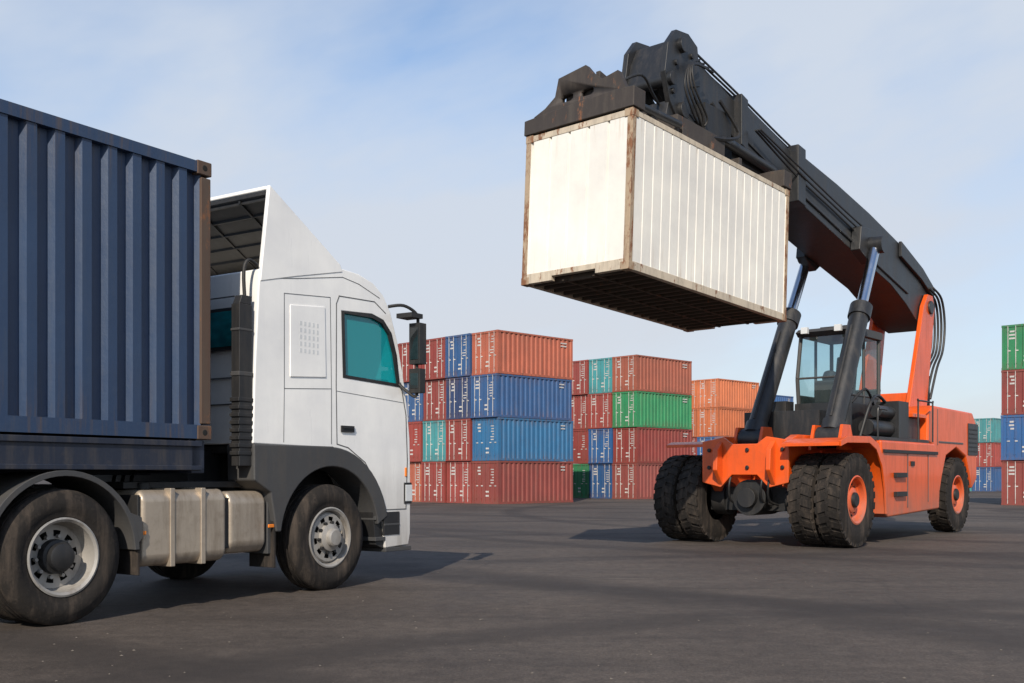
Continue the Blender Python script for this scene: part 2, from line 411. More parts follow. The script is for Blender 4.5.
for y in (.45,1.85):
    mb.box(.0,.55,y,y+.6,2.2,2.72,'seat'); mb.prism([(-.12,2.6),(.08,2.6),(-.05,3.30),(-.2,3.30)],y+.03,y+.57,'seat'); mb.box(-.22,-.08,y+.17,y+.43,3.28,3.50,'seat')
mb.box(.95,1.25,.12,TW-.12,2.2,2.66,'black'); mb.cyl((.85,2.15,2.72),(.80,2.15,2.86),.24,'black',n=24)
mb.obj('cab_interior',T,bevel=.03)
mb=MB(); mb.add([(1.145+.012,.18,3.50),(1.145+.012,TW-.18,3.50),(1.475+.012,TW-.12,2.34),(1.475+.012,.12,2.34),(1.30+.012,.14,3.12),(1.30+.012,TW-.14,3.12)],[(0,1,5,4),(4,5,2,3)],'teal'); mb.obj('windscreen',T)
mb=MB()
def seam(pts,y=-.003,w=.012,k='seam'):
    for (a,b),(c_,d) in zip(pts[:-1],pts[1:]):
        L=math.hypot(c_-a,d-b); nx,nz=-(d-b)/L*w/2,(c_-a)/L*w/2
        ex,ez=(c_-a)/L*w/2,(d-b)/L*w/2
        mb.prism([(a-ex+nx,b-ez+nz),(c_+ex+nx,d+ez+nz),(c_+ex-nx,d+ez-nz),(a-ex-nx,b-ez-nz)],y,.004,k)
seam([(.10,1.78),(.085,2.5),(.09,3.5),(.14,3.6),(.8,3.62),(1.02,3.5)])
seam([(.10,1.78),(.3,1.74),(.62,1.56),(.9,1.22),(.985,.95),(1.44,.95)],y=-.004)
seam([(1.44,.95),(1.47,1.6),(1.44,2.2),(1.33,2.62)],y=-.005,w=.012)
seam([(.1,2.43),(1.38,2.36)],w=.005,y=-.0035)
seam([(-.79,3.50),(-.02,3.56),(-.0,2.45),(-.79,2.40),(-.79,3.50)],w=.007)
seam([(-.79,2.40),(-.80,1.78)],w=.006); seam([(-.0,2.45),(.0,1.78)],w=.006,y=-.0045)
seam([(-1.15,3.62),(-.6,3.70),(.2,3.84),(.5,3.80),(.9,3.68)],w=.008)
mb.box(.17,.40,-.02,.003,1.93,2.01,'black'); mb.box(.19,.38,-.035,-.02,1.975,2.0,'black')
mb.obj('panel_seams',T)
mb=MB(); mb.prism([(-.70,3.38),(-.12,3.43),(-.10,2.58),(-.70,2.54)],-.012,.003,'white'); mb.obj('locker_panel',T,bevel=.01)
mb=MB()
for r in range(5):
    for c2 in range(5):
        x=-.55+c2*.07; z=2.84+r*.08; mb.box(x,x+.035,-.0135,-.011,z,z+.05,'lamp')
mb.obj('locker_lettering',T)
mb=MB()
fp=[(-1.275,1.748),(.02,1.748)]
for i in range(12):
    t=math.radians(88-76*i/11); fp.append((1.065*math.cos(t),Wz+1.10*math.sin(t)))
for i in range(25):
    t=math.radians(8+ 165*i/24); fp.append((.86*math.cos(t),Wz+.86*math.sin(t)))
fp+=[(-.93,.75),(-1.02,1.2),(-1.27,1.34)]
mb.prism(fp,-.025,.42,'grey'); mb.prism(fp,TW-.42,TW+.025,'grey')
mb.obj('wheel_arch_trim',T,bevel=.02)
mb=MB()
mb.prism([(.80,1.02),(1.0,1.02),(1.02,.44),(.86,.5)],.03,.5,'black')
for z in(.55,.82): mb.box(.82,1.02,-.005,.4,z,z+.05,'grey')
mb.box(.98,1.30,-.012,.02,.62,.92,'black'); mb.box(.98,1.3,-.016,.02,.74,.77,'grey')
mb.box(1.02,1.548,-.01,TW+.01,.40,.455,'grey')
mb.box(1.40,1.556,-.012,.40,1.02,1.30,'black'); mb.box(1.42,1.562,-.018,.36,1.05,1.27,'lamp')
mb.box(1.42,1.46,-.012,.1,1.38,1.50,'amber')
mb.box(1.546,1.56,.5,TW-.5,.7,2.0,'black')
for i in range(7): mb.box(1.56,1.575,.55,TW-.55,.8+i*.16,.86+i*.16,'grey')
mb.box(-.955,-.92,.0,.4,.34,.9,'rub')
mb.obj('bumper_and_lights',T,bevel=.012)
mb=MB(); mb.box(-1.1,.95,.75,TW-.75,.72,1.7,'black'); mb.box(-1.2,1.4,.5,TW-.5,1.65,1.74,'black')
mb.box(-5.2,1.2,.82,1.0,.78,1.08,'black'); mb.box(-5.2,1.2,TW-1.0,TW-.82,.78,1.08,'black')
for x in(-4.9,-4.1,-2.9,-1.8): mb.box(x,x+.12,1.0,TW-1.0,.82,1.02,'black')
mb.cyl((0,.2,.62),(0,TW-.2,.62),.09,'black'); mb.cyl((-3.6,.3,.62),(-3.6,TW-.3,.62),.13,'black'); mb.cyl((-3.85,1.45,.62),(-3.3,1.45,.62),.28,'black')
mb.cyl((-3.2,1.45,.65),(-.9,1.45,.8),.06,'black')
mb.box(-4.3,-3.0,.7,TW-.7,1.10,1.22,'black'); mb.cyl((-3.65,1.45,1.22),(-3.65,1.45,1.40),.55,'black',n=32)
mb.box(-1.55,-1.05,.75,TW-.4,1.0,1.7,'black'); mb.box(-2.9,-1.5,1.1,1.9,1.08,1.3,'black')
mb.obj('chassis',T,bevel=.01)
mb=MB()
fin=[(-1.165,3.58),(-1.02,4.70),(.16,3.985),(.20,3.90),(-.6,3.72)]
for y0,y1 in((-.008,.05),(TW-.05,TW+.008)): mb.prism(fin,y0,y1,'white')
mb.prism([(-1.02,4.70),(.16,3.985),(.22,3.93),(.10,3.95),(-1.03,4.655)],.05,TW-.05,'white')
o=mb.obj('roof_spoiler',T,bevel=.012)
mb=MB()
for i in range(6):
    x=-.98+i*.18; z=4.62-i*.112; mb.box(x,x+.03,.06,TW-.06,z-.07,z,'black')
for y in(.5,1.2,1.9,2.5): mb.prism([(-1.0,4.62),(.0,4.02),(-.0,3.96),(-1.0,4.56)],y,y+.03,'black')
mb.prism([(-1.015,4.635),(.1,3.945),(.08,3.92),(-1.015,4.60)],.055,TW-.055,'black')
mb.prism([(-.95,4.5),(-.1,4.0),(-.95,3.9)],.052,.056,'black'); mb.prism([(-.95,4.5),(-.1,4.0),(-.95,3.9)],TW-.056,TW-.052,'black')
mb.obj('spoiler_underside',T)
mb=MB()
mb.box(-1.285,-1.24,.28,1.05,2.82,3.30,'black'); mb.box(-1.295,-1.285,.32,1.01,2.86,3.26,'teal')
for z in(2.2,2.5,3.42): mb.box(-1.272,-1.25,.3,2.5,z,z+.012,'seam')
mb.obj('rear_window',T)
mb=MB()
mb.box(-1.45,-1.26,.02,.15,1.5,3.30,'black')
for i in range(8): mb.box(-1.47,-1.25,.01,.16,1.62+i*.085,1.665+i*.085,'black')
mb.box(-1.46,-1.25,.015,.155,2.5,2.55,'grey'); mb.box(-1.46,-1.25,.015,.155,3.0,3.03,'grey')
mb.prism([(-1.44,3.30),(-1.27,3.30),(-1.25,3.40),(-1.40,3.40)],.03,.14,'black')
mb.tube([(-1.33,.05,3.2),(-1.36,.05,3.65),(-1.3,.04,3.80),(-1.18,.03,3.76)],.022,'black')
for k,y in enumerate((.7,.85,1.0)): mb.tube([(-1.3,y,1.9),(-1.6,y,1.75),(-1.9,y,1.5),(-2.2,y+.1,1.45),(-2.35,y,1.3)],.022,'black')
mb.obj('air_intake_duct',T,bevel=.012)
mb=MB()
mb.box(1.36,1.50,-.30,-.12,2.86,3.40,'black'); mb.box(1.36,1.48,-.30,-.12,2.48,2.80,'black')
mb.box(1.352,1.36,-.275,-.145,2.92,3.34,'mirr'); mb.box(1.352,1.36,-.275,-.145,2.54,2.74,'mirr')
mb.obj('mirror',T,bevel=.03,seg=3)
mb=MB(); mb.tube([(1.1,.02,3.6),(1.25,-.12,3.62),(1.42,-.2,3.52),(1.43,-.21,3.35)],.022,'black'); mb.tube([(1.3,.0,2.6),(1.35,-.1,2.5),(1.42,-.2,2.46),(1.42,-.2,2.9)],.022,'black')
mb.box(1.22,1.45,-.28,-.02,3.46,3.52,'black')
mb.obj('mirror_arm',T)
front_wheel('front_wheel',T,0,Wz,.0); front_wheel('front_wheel_far',T,0,Wz,TW-.37,-1)
rear_wheel('rear_wheel',T,-3.6,.635,.0); rear_wheel('rear_wheel_far',T,-3.6,.635,TW-.72,-1)
mb=MB()
for y0,y1 in((-.01,.75),(TW-.75,TW+.01)):
    mb.arch(-3.6,.63,.80,.03,y0,y1,2,178,'grey',28)
    mb.arch(-3.6,.63,.815,.055,y0-.012,y0+.02,2,178,'grey',28)
mb.prism([(-2.80,.70),(-2.77,.70),(-2.77,.40),(-2.80,.40)],0,.72,'rub')
mb.prism([(-2.95,1.05),(-2.76,.98),(-2.74,.78),(-2.80,.72),(-2.9,.95)],-.02,.3,'grey')
mb.box(-2.78,-2.60,.2,.9,.6,.66,'black')
mb.obj('rear_fender',T,bevel=.006)
mb=MB()
rr=[(.10,.47),(.72,.47),(.80,.55),(.80,1.17),(.72,1.25),(.10,1.25),(.03,1.17),(.03,.55)]
mb.prism(rr,-2.72,-1.62,'alu',ax='x')
o=mb.obj('fuel_tank',T,bevel=.05,seg=4)
mb=MB(); rr=[(.12,.53),(.72,.53),(.78,.6),(.78,1.15),(.72,1.22),(.12,1.22),(.05,1.12),(.05,.63)]
mb.prism(rr,-1.56,-1.02,'alu',ax='x'); mb.obj('battery_box',T,bevel=.06,seg=4)
mb=MB()
for x in(-2.38,-1.98): mb.box(x,x+.06,.018,.82,.455,1.265,'alu')
for x in(-1.63,): mb.box(x,x+.09,.08,.75,.6,1.15,'black')
mb.cyl((-2.5,.3,1.25),(-2.5,.3,1.32),.07,'black'); mb.cyl((-1.8,.4,1.25),(-1.8,.4,1.30),.06,'black')
mb.box(-2.74,-1.0,.30,.85,1.26,1.33,'black')
mb.box(-2.76,-2.73,.05,.7,.55,1.2,'black')
for x in (-2.76,-.98): mb.box(x-.05,x+.07,-.0,.02,.80,.84,'amber')
mb.box(-1.0,-.94,.05,.6,.5,1.3,'grey')
mb.obj('tank_straps',T,bevel=.008)
# ------------------------------------------------------------------ trailer + blue container
A=empty('container_trailer',(-2.20,12.82,0),(0,0,math.radians(57)))
mb=MB()
mb.box(-9.2,-1.98,.03,.20,1.45,1.76,'navy'); mb.box(-9.2,-1.98,TW-.20,TW-.03,1.45,1.76,'navy')
mb.box(-9.2,-1.98,.005,.03,1.70,1.76,'navy'); mb.box(-9.2,-1.98,.005,.03,1.45,1.50,'navy')
mb.box(-9.2,-5.0,.85,1.1,1.0,1.5,'navy'); mb.box(-9.2,-5.0,TW-1.1,TW-.85,1.0,1.5,'navy')
mb.box(-5.0,-1.98,.85,1.1,1.40,1.5,'navy')
for i in range(14): mb.box(-9.0+i*.52,-8.88+i*.52,.2,TW-.2,1.5,1.72,'navy')
mb.box(-2.1,-1.93,.03,TW-.03,1.42,1.76,'navy')
mb.box(-9.2,-5.2,.02,.05,.75,.85,'navy'); mb.box(-5.9,-5.7,.3,.5,.5,1.5,'navy'); mb.box(-5.95,-5.65,.2,.6,.46,.5,'navy')
mb.obj('trailer_frame',A,bevel=.008)
for k,x in enumerate((-8.7,-7.3)):
    rear_wheel('trailer_wheel_%d'%k,A,x,.635,0); rear_wheel('trailer_wheel_far_%d'%k,A,x,.635,TW-.72,-1)
mb=MB(); [mb.cyl((x,.3,.63),(x,TW-.3,.63),.1,'black') for x in(-8.7,-7.3)]; mb.obj('trailer_axles',A)

B=empty('blue_shipping_container',(-2.20,12.82,0),(0,0,math.radians(57)))
mb=MB(); x0,x1,z0,z1=-9.2,-1.86,1.78,4.72
for y in(0,TW-.14):
    mb.box(x0+.14,x1-.14,y+.004,y+.12,z1-.12,z1-.004,'blue'); mb.box(x0+.14,x1-.14,y+.004,y+.12,z0+.004,z0+.15,'blue')
for x in(x0+.004,x1-.12): mb.box(x,x+.11,.14,TW-.14,z1-.12,z1-.006,'blue'); mb.box(x,x+.11,.14,TW-.14,z0+.004,z0+.17,'blue')
mb.corr('x',x0+.14,x1-.13,z0+.15,z1-.12,.02,.070,25,'blue'); mb.corr('x',x0+.14,x1-.13,z0+.15,z1-.12,TW-.02,-.070,25,'blue')
mb.corr('y',.14,TW-.14,z0+.17,z1-.12,x1-.02,-.05,10,'blue'); mb.corr('y',.14,TW-.14,z0+.17,z1-.12,x0+.02,.05,10,'blue')
mb.box(x0+.05,x1-.05,.06,TW-.06,z1-.06,z1-.02,'blue'); mb.box(x0+.05,x1-.05,.06,TW-.06,z0+.05,z0+.1,'under')
mb.obj('container_shell',B)
mb=MB()
for x in(x0,x1-.14):
    for y in(0,TW-.14): mb.box(x+.004,x+.136,y+.004,y+.136,z0+.16,z1-.16,'rustpost')
for x in(x0,x1-.19):
    for y in(-.008,TW-.17):
        for z in (z0-.005,z1-.14): mb.box(x,x+.19,y,y+.178,z,z+.15,'rustpost')
for x in(x0,x1-.19):
    for z in (z0-.005,z1-.14): mb.cyl((x+.095,-.012,z+.075),(x+.095,.05,z+.075),.036,'dark',n=14)
mb.obj('corner_posts',B,bevel=.012)

# ------------------------------------------------------------------ lifted container
pitch=math.radians(3)
Cc=empty('white_shipping_container',(1.71,15.5,4.45),(0,pitch,math.radians(48)))
L,W,H=4.9,2.10,2.40
mb=MB(); p=.10
def wall_seams(mb,ax,a,b,n,base,out,z0,z1,k):
    q=[]; P=(b-a)/n
    for i in range(n): o=a+i*P; q+=[(o,0),(o+P*.86,0),(o+P*.90,1),(o+P*.95,1)]
    q.append((b,0)); vs=[]
    for t,h in q:
        w=base+out*h
        for z in(z0,z1): vs.append((t,w,z) if ax=='x' else (w,t,z))
    mb.add(vs,[(2*i,2*i+2,2*i+3,2*i+1) for i in range(len(q)-1)],k)
wall_seams(mb,'x',p,L-p,19,.012,.009,.13,H-.09,'cwhite'); wall_seams(mb,'x',p,L-p,19,W-.012,-.009,.13,H-.09,'cwhite')
wall_seams(mb,'y',p,W-p,5,.012,.034,.16,H-.10,'cwhite'); wall_seams(mb,'y',p,W-p,5,L-.012,-.034,.16,H-.10,'cwhite')
mb.box(.04,L-.04,.04,W-.04,H-.04,H-.01,'cwhite')
mb.obj('container_walls',Cc)
mb=MB()
for y in(0,W-p): mb.box(p,L-p,y+.003,y+p,.0,.13,'cwrust'); mb.box(p,L-p,y+.003,y+p,H-.09,H-.003,'cwrust')
for x in(0,L-p):
    mb.box(x+.003,x+p,p,W-p,H-.10,H-.003,'cwrust')
    mb.box(x+.003,x+p,p,.62,.0,.16,'cwrust'); mb.box(x+.003,x+p,W-.62,W-p,.0,.16,'cwrust'); mb.box(x+.003,x+p,.62,W-.62,.07,.16,'cwrust')
for x in(0,L-p):
    for y in(0,W-p): mb.box(x,x+p,y,y+p,.1,H-.1,'cpost')
for x in(-.006,L-.15):
    for y in(-.006,W-.15):
        for z in (-.01,H-.11): mb.box(x,x+.156,y,y+.156,z,z+.12,'cpost')
mb.obj('container_frame',Cc,bevel=.008)
mb=MB(); mb.box(.05,L-.05,.05,W-.05,.10,.125,'under')
for i in range(19): x=.2+i*.25; mb.box(x,x+.05,.10,W-.10,.0,.098,'under')
for y in (.70,1.3): mb.box(.1,L-.1,y,y+.04,-.004,.02,'under')
mb.obj('floor_cross_members',Cc)

# ------------------------------------------------------------------ reach stacker
R_=empty('reach_stacker',(6.64,20.2,0),(0,0,math.radians(50)))
def big_wheel(name,cx,y0,w,n,sgn,R=.92):
    mb=MB(); rim=.46
    for k in range(n): tyre(mb,cx,R,R,rim,y0+k*(w+.05),w,lug=26)
    tot=n*w+(n-1)*.05
    f=(lambda y:y0+y) if sgn>0 else (lambda y:y0+tot-y)
    mb.lathe([(rim,f(.06)),(rim+.02,f(.02)),(rim-.01,f(.01)),(rim-.05,f(.04)),(rim-.06,f(.14)),(rim-.10,f(.17)),(.26,f(.17)),(.24,f(.10)),(.20,f(.08)),(0.14,f(.08))],cx,R,'orange',48)
    mb.lathe([(.15,f(.085)),(.145,f(.04)),(.12,f(.02)),(0,f(.02))],cx,R,'black',24)
    for i in range(14):
        t=2*math.pi*i/14; mb.cyl((cx+.31*math.cos(t),f(.18),R+.31*math.sin(t)),(cx+.31*math.cos(t),f(.145),R+.31*math.sin(t)),.022,'black',n=6)
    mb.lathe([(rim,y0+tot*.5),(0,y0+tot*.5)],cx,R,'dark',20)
    return mb.obj(name,R_)
big_wheel('front_dual_wheel',0,0,.50,2,1); big_wheel('front_dual_wheel_far',0,3.0,.50,2,-1)
big_wheel('steer_wheel',7.05,.30,.50,1,1); big_wheel('steer_wheel_far',7.05,3.25,.50,1,-1)
mb=MB()
for ya,yb in((1.12,1.30),(2.75,2.93)):
    mb.prism([(-.65,1.35),(-.65,2.05),(-.2,2.2),(1.0,2.2),(1.4,1.8),(8.2,1.8),(8.2,.9),(1.2,.75),(-.1,.9)],ya,yb,'orange')
mb.box(-.62,-.45,1.30,2.75,1.45,2.0,'orange'); mb.box(1.0,8.1,1.3,2.75,1.0,1.7,'orange')
mb.prism([(1.08,2.08),(1.55,2.16),(1.75,2.02),(2.3,2.02),(2.5,2.16),(2.97,2.08),(2.97,1.25),(2.55,1.15),(2.3,1.4),(1.75,1.4),(1.5,1.15),(1.08,1.25)],-.74,-.655,'orange',ax='x')
for y in(1.35,2.5): mb.prism([(-.95,1.9),(-.74,2.08),(-.74,1.2),(-.98,1.5)],y,y+.1,'orange')
for y in(1.2,1.95,2.8): 
    for z in(1.55,1.9): mb.cyl((-.78,y,z),(-.74,y,z),.045,'black',n=8)
mb.obj('main_frame',R_,bevel=.02)
mb=MB()
mb.box(-.24,.24,1.0,3.05,.68,1.16,'black'); mb.cyl((-.55,2.02,.95),(.4,2.02,.95),.36,'black',n=28); mb.cyl((-.68,2.02,.95),(-.55,2.02,.95),.2,'black')
mb.cyl((0,1.05,.92),(0,1.35,.92),.34,'black'); mb.cyl((0,2.7,.92),(0,3.0,.92),.34,'black')
mb.cyl((7.05,.8,.92),(7.05,3.3,.92),.16,'black'); mb.box(6.6,7.4,1.2,2.8,.7,1.05,'black')
for y in(1.5,1.65,2.35): mb.tube([(-.6,y,1.5),(-.75,y,1.2),(-.6,y+.05,.9),(-.3,y,.8)],.025,'black')
mb.obj('drive_axle',R_,bevel=.02)
mb=MB()
outer=[(-1.05,2.0),(-.75,2.10),(.35,2.12),(.75,2.0),(1.08,1.65),(1.25,1.1),(1.28,.62)]
inner=[(x-.0 if z>1.9 else x-.06,z-.06 if z>1.0 else z) for x,z in outer]
mb.prism(outer+inner[::-1],-.06,1.08,'orange')
mb.prism([(-.70,2.03),(-.5,2.09),(.9,2.08),(.9,2.02),(-.5,2.02),(-.7,1.97)],2.97,3.85,'orange')
mb.prism([(-1.06,2.03),(-.75,2.13),(.37,2.15),(.78,2.02),(1.12,1.66),(1.29,1.1),(1.32,.62),(1.2,.62),(1.14,1.1),(.98,1.58),(.68,1.9),(.33,2.02),(-.75,2.0),(-1.04,1.93)],-.10,-.06,'orange')
mb.obj('front_fender',R_,bevel=.008)
mb=MB()
mb.prism([(1.62,2.12),(4.9,2.12),(5.3,1.6),(5.2,.62),(2.0,.52),(1.62,.7)],.16,1.08,'orange')
mb.prism([(1.62,2.05),(4.9,2.05),(5.3,1.6),(5.2,.62),(2.0,.52),(1.62,.7)],2.98,3.9,'orange')
mb.obj('side_tank',R_,bevel=.05,seg=3)
mb=MB()
for i,z in enumerate((.95,1.35)): mb.box(2.3,2.9,.08,.158,z,z+.10,'black')
mb.box(1.7,5.0,.12,.159,1.86,1.93,'black')
mb.box(3.1,3.14,.148,.159,.7,1.85,'seam'); mb.box(4.4,4.43,.148,.159,.8,1.85,'seam'); mb.box(3.3,3.5,.13,.159,1.6,1.7,'black')
mb.obj('steps',R_,bevel=.008)
mb=MB()
cw=[(4.95,2.15),(5.0,2.85),(5.35,3.02),(8.3,2.98),(8.62,2.7),(8.66,1.3),(8.25,1.05),(8.05,1.35),(7.75,1.85),(7.0,2.06),(6.25,1.85),(5.95,1.35),(5.8,1.0),(5.35,1.0),(5.3,2.1)]
mb.prism(cw,.34,1.06,'orange'); mb.prism(cw,2.95,3.7,'orange')
mb.box(7.6,8.64,1.06,2.95,.95,2.9,'orange')
mb.obj('rear_counterweight',R_,bevel=.05,seg=3)
mb=MB()
mb.box(4.6,7.6,1.06,2.95,1.7,2.6,'boom')
mb.box(7.9,8.69,.32,.345,1.9,2.7,'boom')
for i in range(6): mb.box(7.95,8.6,.31,.322,1.98+i*.11,2.02+i*.11,'black')
mb.box(5.6,5.64,.332,.345,2.1,2.95,'seam'); mb.box(5.7,7.5,.325,.345,2.16,2.20,'seam')
mb.cyl((7.4,1.2,2.9),(7.4,1.2,3.9),.09,'black')
mb.box(3.4,4.9,.5,1.06,2.15,2.7,'boom'); mb.box(4.0,4.9,.35,1.0,2.7,2.78,'orange')
mb.box(.9,5.0,1.1,2.95,1.8,2.22,'boom'); mb.box(1.2,4.9,.3,1.1,2.12,2.20,'boom'); mb.box(.95,1.5,1.2,2.9,2.22,2.75,'boom')
mb.cyl((1.8,.55,2.4),(3.3,.55,2.4),.17,'boom'); mb.cyl((2.2,.5,2.75),(3.4,.5,2.75),.13,'boom'); mb.box(3.0,3.6,.3,.8,2.2,3.0,'boom')
mb.cyl((1.3,.8,2.2),(1.3,.8,3.0),.14,'boom'); mb.box(1.5,1.9,2.2,2.9,2.2,3.0,'boom')
mb.tube([(1.6,.6,2.2),(1.9,.5,2.9),(2.6,.6,3.1),(3.2,.6,2.9)],.035,'black'); mb.tube([(1.4,.7,2.9),(1.9,.6,3.2),(2.6,.7,2.9)],.03,'black')
mb.obj('engine_and_deck',R_,bevel=.02)
# cabin
D=.28
mb=MB(); cx0,cx1,cy0,cy1,cz0,cz1=1.65+D,3.45+D,.98,2.14,2.85,4.56
mb.prism([(1.5+D,2.22),(3.6+D,2.22),(3.5+D,2.95),(1.55+D,2.95)],.95,2.15,'boom')
mb.prism([(cx0+.12,cz1-.14),(cx1,cz1-.14),(cx1+.05,cz1-.04),(cx1,cz1+.03),(cx0+.15,cz1+.03),(cx0,cz1-.05)],cy0-.04,cy1+.04,'grey')
def bar(a,b,t=.045): mb.cyl(a,b,t,'grey',n=6)
xm=(cx0+cx1)/2
for y in(cy0+.03,cy1-.03):
    bar((cx0+.02,y,2.9),(cx0-.05,y,3.5)); bar((cx0-.05,y,3.5),(cx0+.14,y,cz1-.1)); bar((cx1-.03,y,2.9),(cx1-.03,y,cz1-.1)); bar((xm,y,2.9),(xm,y,cz1-.1),.035)
    bar((cx0,y,3.12),(cx1,y,3.12),.03)
bar((cx0-.05,cy0,3.5),(cx0-.05,cy1,3.5),.025); bar((cx1,cy0,3.3),(cx1,cy1,3.3),.04)
mb.box(cx0+.03,cx1,cy0+.02,cy0+.05,2.9,3.1,'boom'); mb.box(cx0+.03,cx1,cy1-.05,cy1-.02,2.9,3.1,'boom'); mb.box(cx1-.04,cx1,cy0,cy1,2.9,3.3,'boom')
mb.box(1.6+D,1.7+D,.72,.86,3.9,4.2,'black'); bar((1.75+D,.98,4.3),(1.65+D,.8,4.15),.015)
mb.box(1.52+D,1.62+D,1.1,1.25,4.46,4.60,'lamp'); mb.box(1.52+D,1.62+D,1.85,2.0,4.46,4.60,'lamp'); mb.cyl((3.0+D,1.5,4.59),(3.0+D,1.5,4.76),.06,'amber')
mb.box(2.3+D,3.2+D,1.2,1.9,4.59,4.68,'black')
mb.obj('operator_cabin',R_,bevel=.01)
mb=MB()
mb.add([(cx0+.02,cy0+.05,2.95),(cx0+.02,cy1-.05,2.95),(cx0-.05,cy1-.05,3.5),(cx0-.05,cy0+.05,3.5),(cx0+.14,cy1-.05,4.42),(cx0+.14,cy0+.05,4.42)],[(0,1,2,3),(3,2,4,5)],'glass')
for y in(cy0+.03,cy1-.03): mb.add([(cx0+.02,y,3.1),(cx1-.05,y,3.1),(cx1-.05,y,4.42),(cx0+.14,y,4.42),(cx0-.05,y,3.5)],[(0,1,2,3,4)],'glass')
mb.add([(cx1-.02,cy0+.05,3.3),(cx1-.02,cy1-.05,3.3),(cx1-.02,cy1-.05,4.42),(cx1-.02,cy0+.05,4.42)],[(0,1,2,3)],'glass')
mb.obj('cabin_glass',R_)
mb=MB(); mb.box(2.3+D,2.85+D,1.3,1.8,3.0,3.3,'seat'); mb.prism([(2.75+D,3.25),(2.9+D,3.25),(3.05+D,4.05),(2.92+D,4.07)],1.32,1.78,'seat'); mb.box(1.75+D,2.0+D,1.3,1.8,2.95,3.45,'black'); mb.cyl((2.0+D,1.55,3.45),(2.1+D,1.55,3.6),.17,'black',n=20)
mb.obj('operator_seat',R_,bevel=.04,seg=3)
mb=MB()
mb.tube([(3.9,.2,2.15),(3.9,.2,3.0),(3.95,.2,3.05),(4.8,.2,3.05),(4.85,.2,3.0),(4.85,.2,2.15)],.02,'boom')
mb.tube([(1.4,.15,2.1),(1.4,.15,2.7),(1.5,.15,2.75),(1.9,.15,2.75)],.02,'boom')
mb.obj('handrails',R_)
# boom
mb=MB()
outer=[(-.15,7.82),(1.8,7.58),(3.6,7.30),(5.4,6.95),(6.9,6.52),(7.8,6.12),(8.05,5.75),(8.0,5.3),(7.55,5.08),(6.75,5.18),(5.9,5.55),(4.9,5.88),(2.6,6.30),(-.15,6.85)]
mb.prism(outer,1.18,2.22,'boom')
mb.prism([(-.25,7.92),(.1,7.88),(.1,6.75),(-.25,6.8)],1.10,2.30,'boom')
for ya,yb in((.96,1.18),(2.22,2.44)): mb.prism([(2.6,6.8),(3.5,6.85),(3.7,6.4),(3.1,6.05),(2.5,6.28)],ya,yb,'boom')
mb.prism([(-.15,7.08),(6.0,5.85),(6.0,5.78),(-.15,7.0)],1.14,1.18,'boom')
mb.prism([(5.4,6.97),(6.9,6.54),(7.8,6.14),(7.7,5.9),(6.8,6.25),(5.4,6.6)],1.10,1.18,'boom')
mb.obj('boom_outer_section',R_,bevel=.03)
mb=MB()
mb.prism([(-2.3,8.28),(-.2,7.80),(-.2,6.95),(-2.3,7.45)],1.27,2.13,'boom'); mb.prism([(-2.4,8.34),(-2.15,8.28),(-2.15,7.35),(-2.4,7.41)],1.2,2.2,'boom')
mb.prism([(-4.3,8.72),(-2.3,8.22),(-2.3,7.54),(-4.3,8.0)],1.36,2.04,'boom')
mb.prism([(-2.2,7.62),(-.3,7.17),(-.3,7.10),(-2.2,7.55)],1.24,1.27,'boom')
mb.obj('boom_inner_section',R_,bevel=.02)
mb=MB()
for k in range(3):
    y=1.3+k*.07; mb.tube([(-4.0,y,8.66-.02*k),(-2.3,y,8.34),(-.2,y,7.92),(1.8,y,7.63),(3.6,y,7.36),(5.4,y,7.0)],.022,'black',6)
for k in range(3):
    y=1.14-k*.05; mb.tube([(-2.0,y,7.75),(-.3,y,7.3+.06*k),(1.5,y,6.95+.06*k),(3.0,y,6.65+.08*k)],.02,'black',6)
for k in range(6):
    y=1.0+k*.1; mb.tube([(7.3,y,6.1),(7.95+.06*k,y,5.9),(8.2+.05*k,y,5.3),(8.05+.06*k,y,4.6),(7.6,y,4.1),(7.1,y,3.3)],.03,'black',6)
for k in range(6):
    y=1.1+k*.16; mb.tube([(-3.4,y,7.9),(-2.9-.15*k,y-.1,7.45),(-3.4-.12*k,y-.15,7.2),(-4.0,y,7.15)],.035,'black',6)
mb.box(-3.9,-3.0,1.1,1.3,7.25,7.75,'black'); mb.box(-2.6,-1.2,1.3,1.9,7.1,7.35,'boom'); mb.cyl((-3.6,1.2,7.35),(-1.2,1.2,7.2),.09,'boom')
mb.obj('hydraulic_hoses',R_)
mb=MB()
for y in(1.05,2.27):
    mb.prism([(5.6,2.6),(6.9,2.6),(7.6,5.6),(7.45,5.92),(7.1,5.92),(6.8,5.6)],y,y+.11,'orange')
mb.cyl((7.25,1.0,5.6),(7.25,2.42,5.6),.17,'boom'); mb.box(6.0,6.8,1.16,2.27,2.6,3.4,'orange')
mb.obj('boom_pivot_tower',R_,bevel=.02)
mb=MB()
for y in(.74,2.44):
    a=Vector((.46,y,2.15)); b_=Vector((3.13,y+(.12 if y<1.5 else -.02),6.45)); d=b_-a
    mb.cyl(a,a+d*.63,.20,'boom',n=24); mb.cyl(a+d*.60,a+d*.66,.235,'boom',n=24); mb.cyl(a+d*.02,a+d*.07,.24,'boom',n=24)
    mb.cyl(a+d*.66,b_,.115,'chrome',n=24); mb.cyl(b_-Vector((0,.2,0)),b_+Vector((0,.2,0)),.19,'boom'); mb.cyl(a-Vector((0,.25,0)),a+Vector((0,.25,0)),.22,'boom')
    mb.tube([a+d*.1+Vector((-.24,0,0)),a+d*.3+Vector((-.25,0,0)),a+d*.55+Vector((-.25,0,.02))],.03,'black',6)
    for q in(-.32,.26): mb.prism([(.1,1.9),(.9,1.9),(.66,2.4),(.3,2.4)],y+q,y+q+.06,'orange')
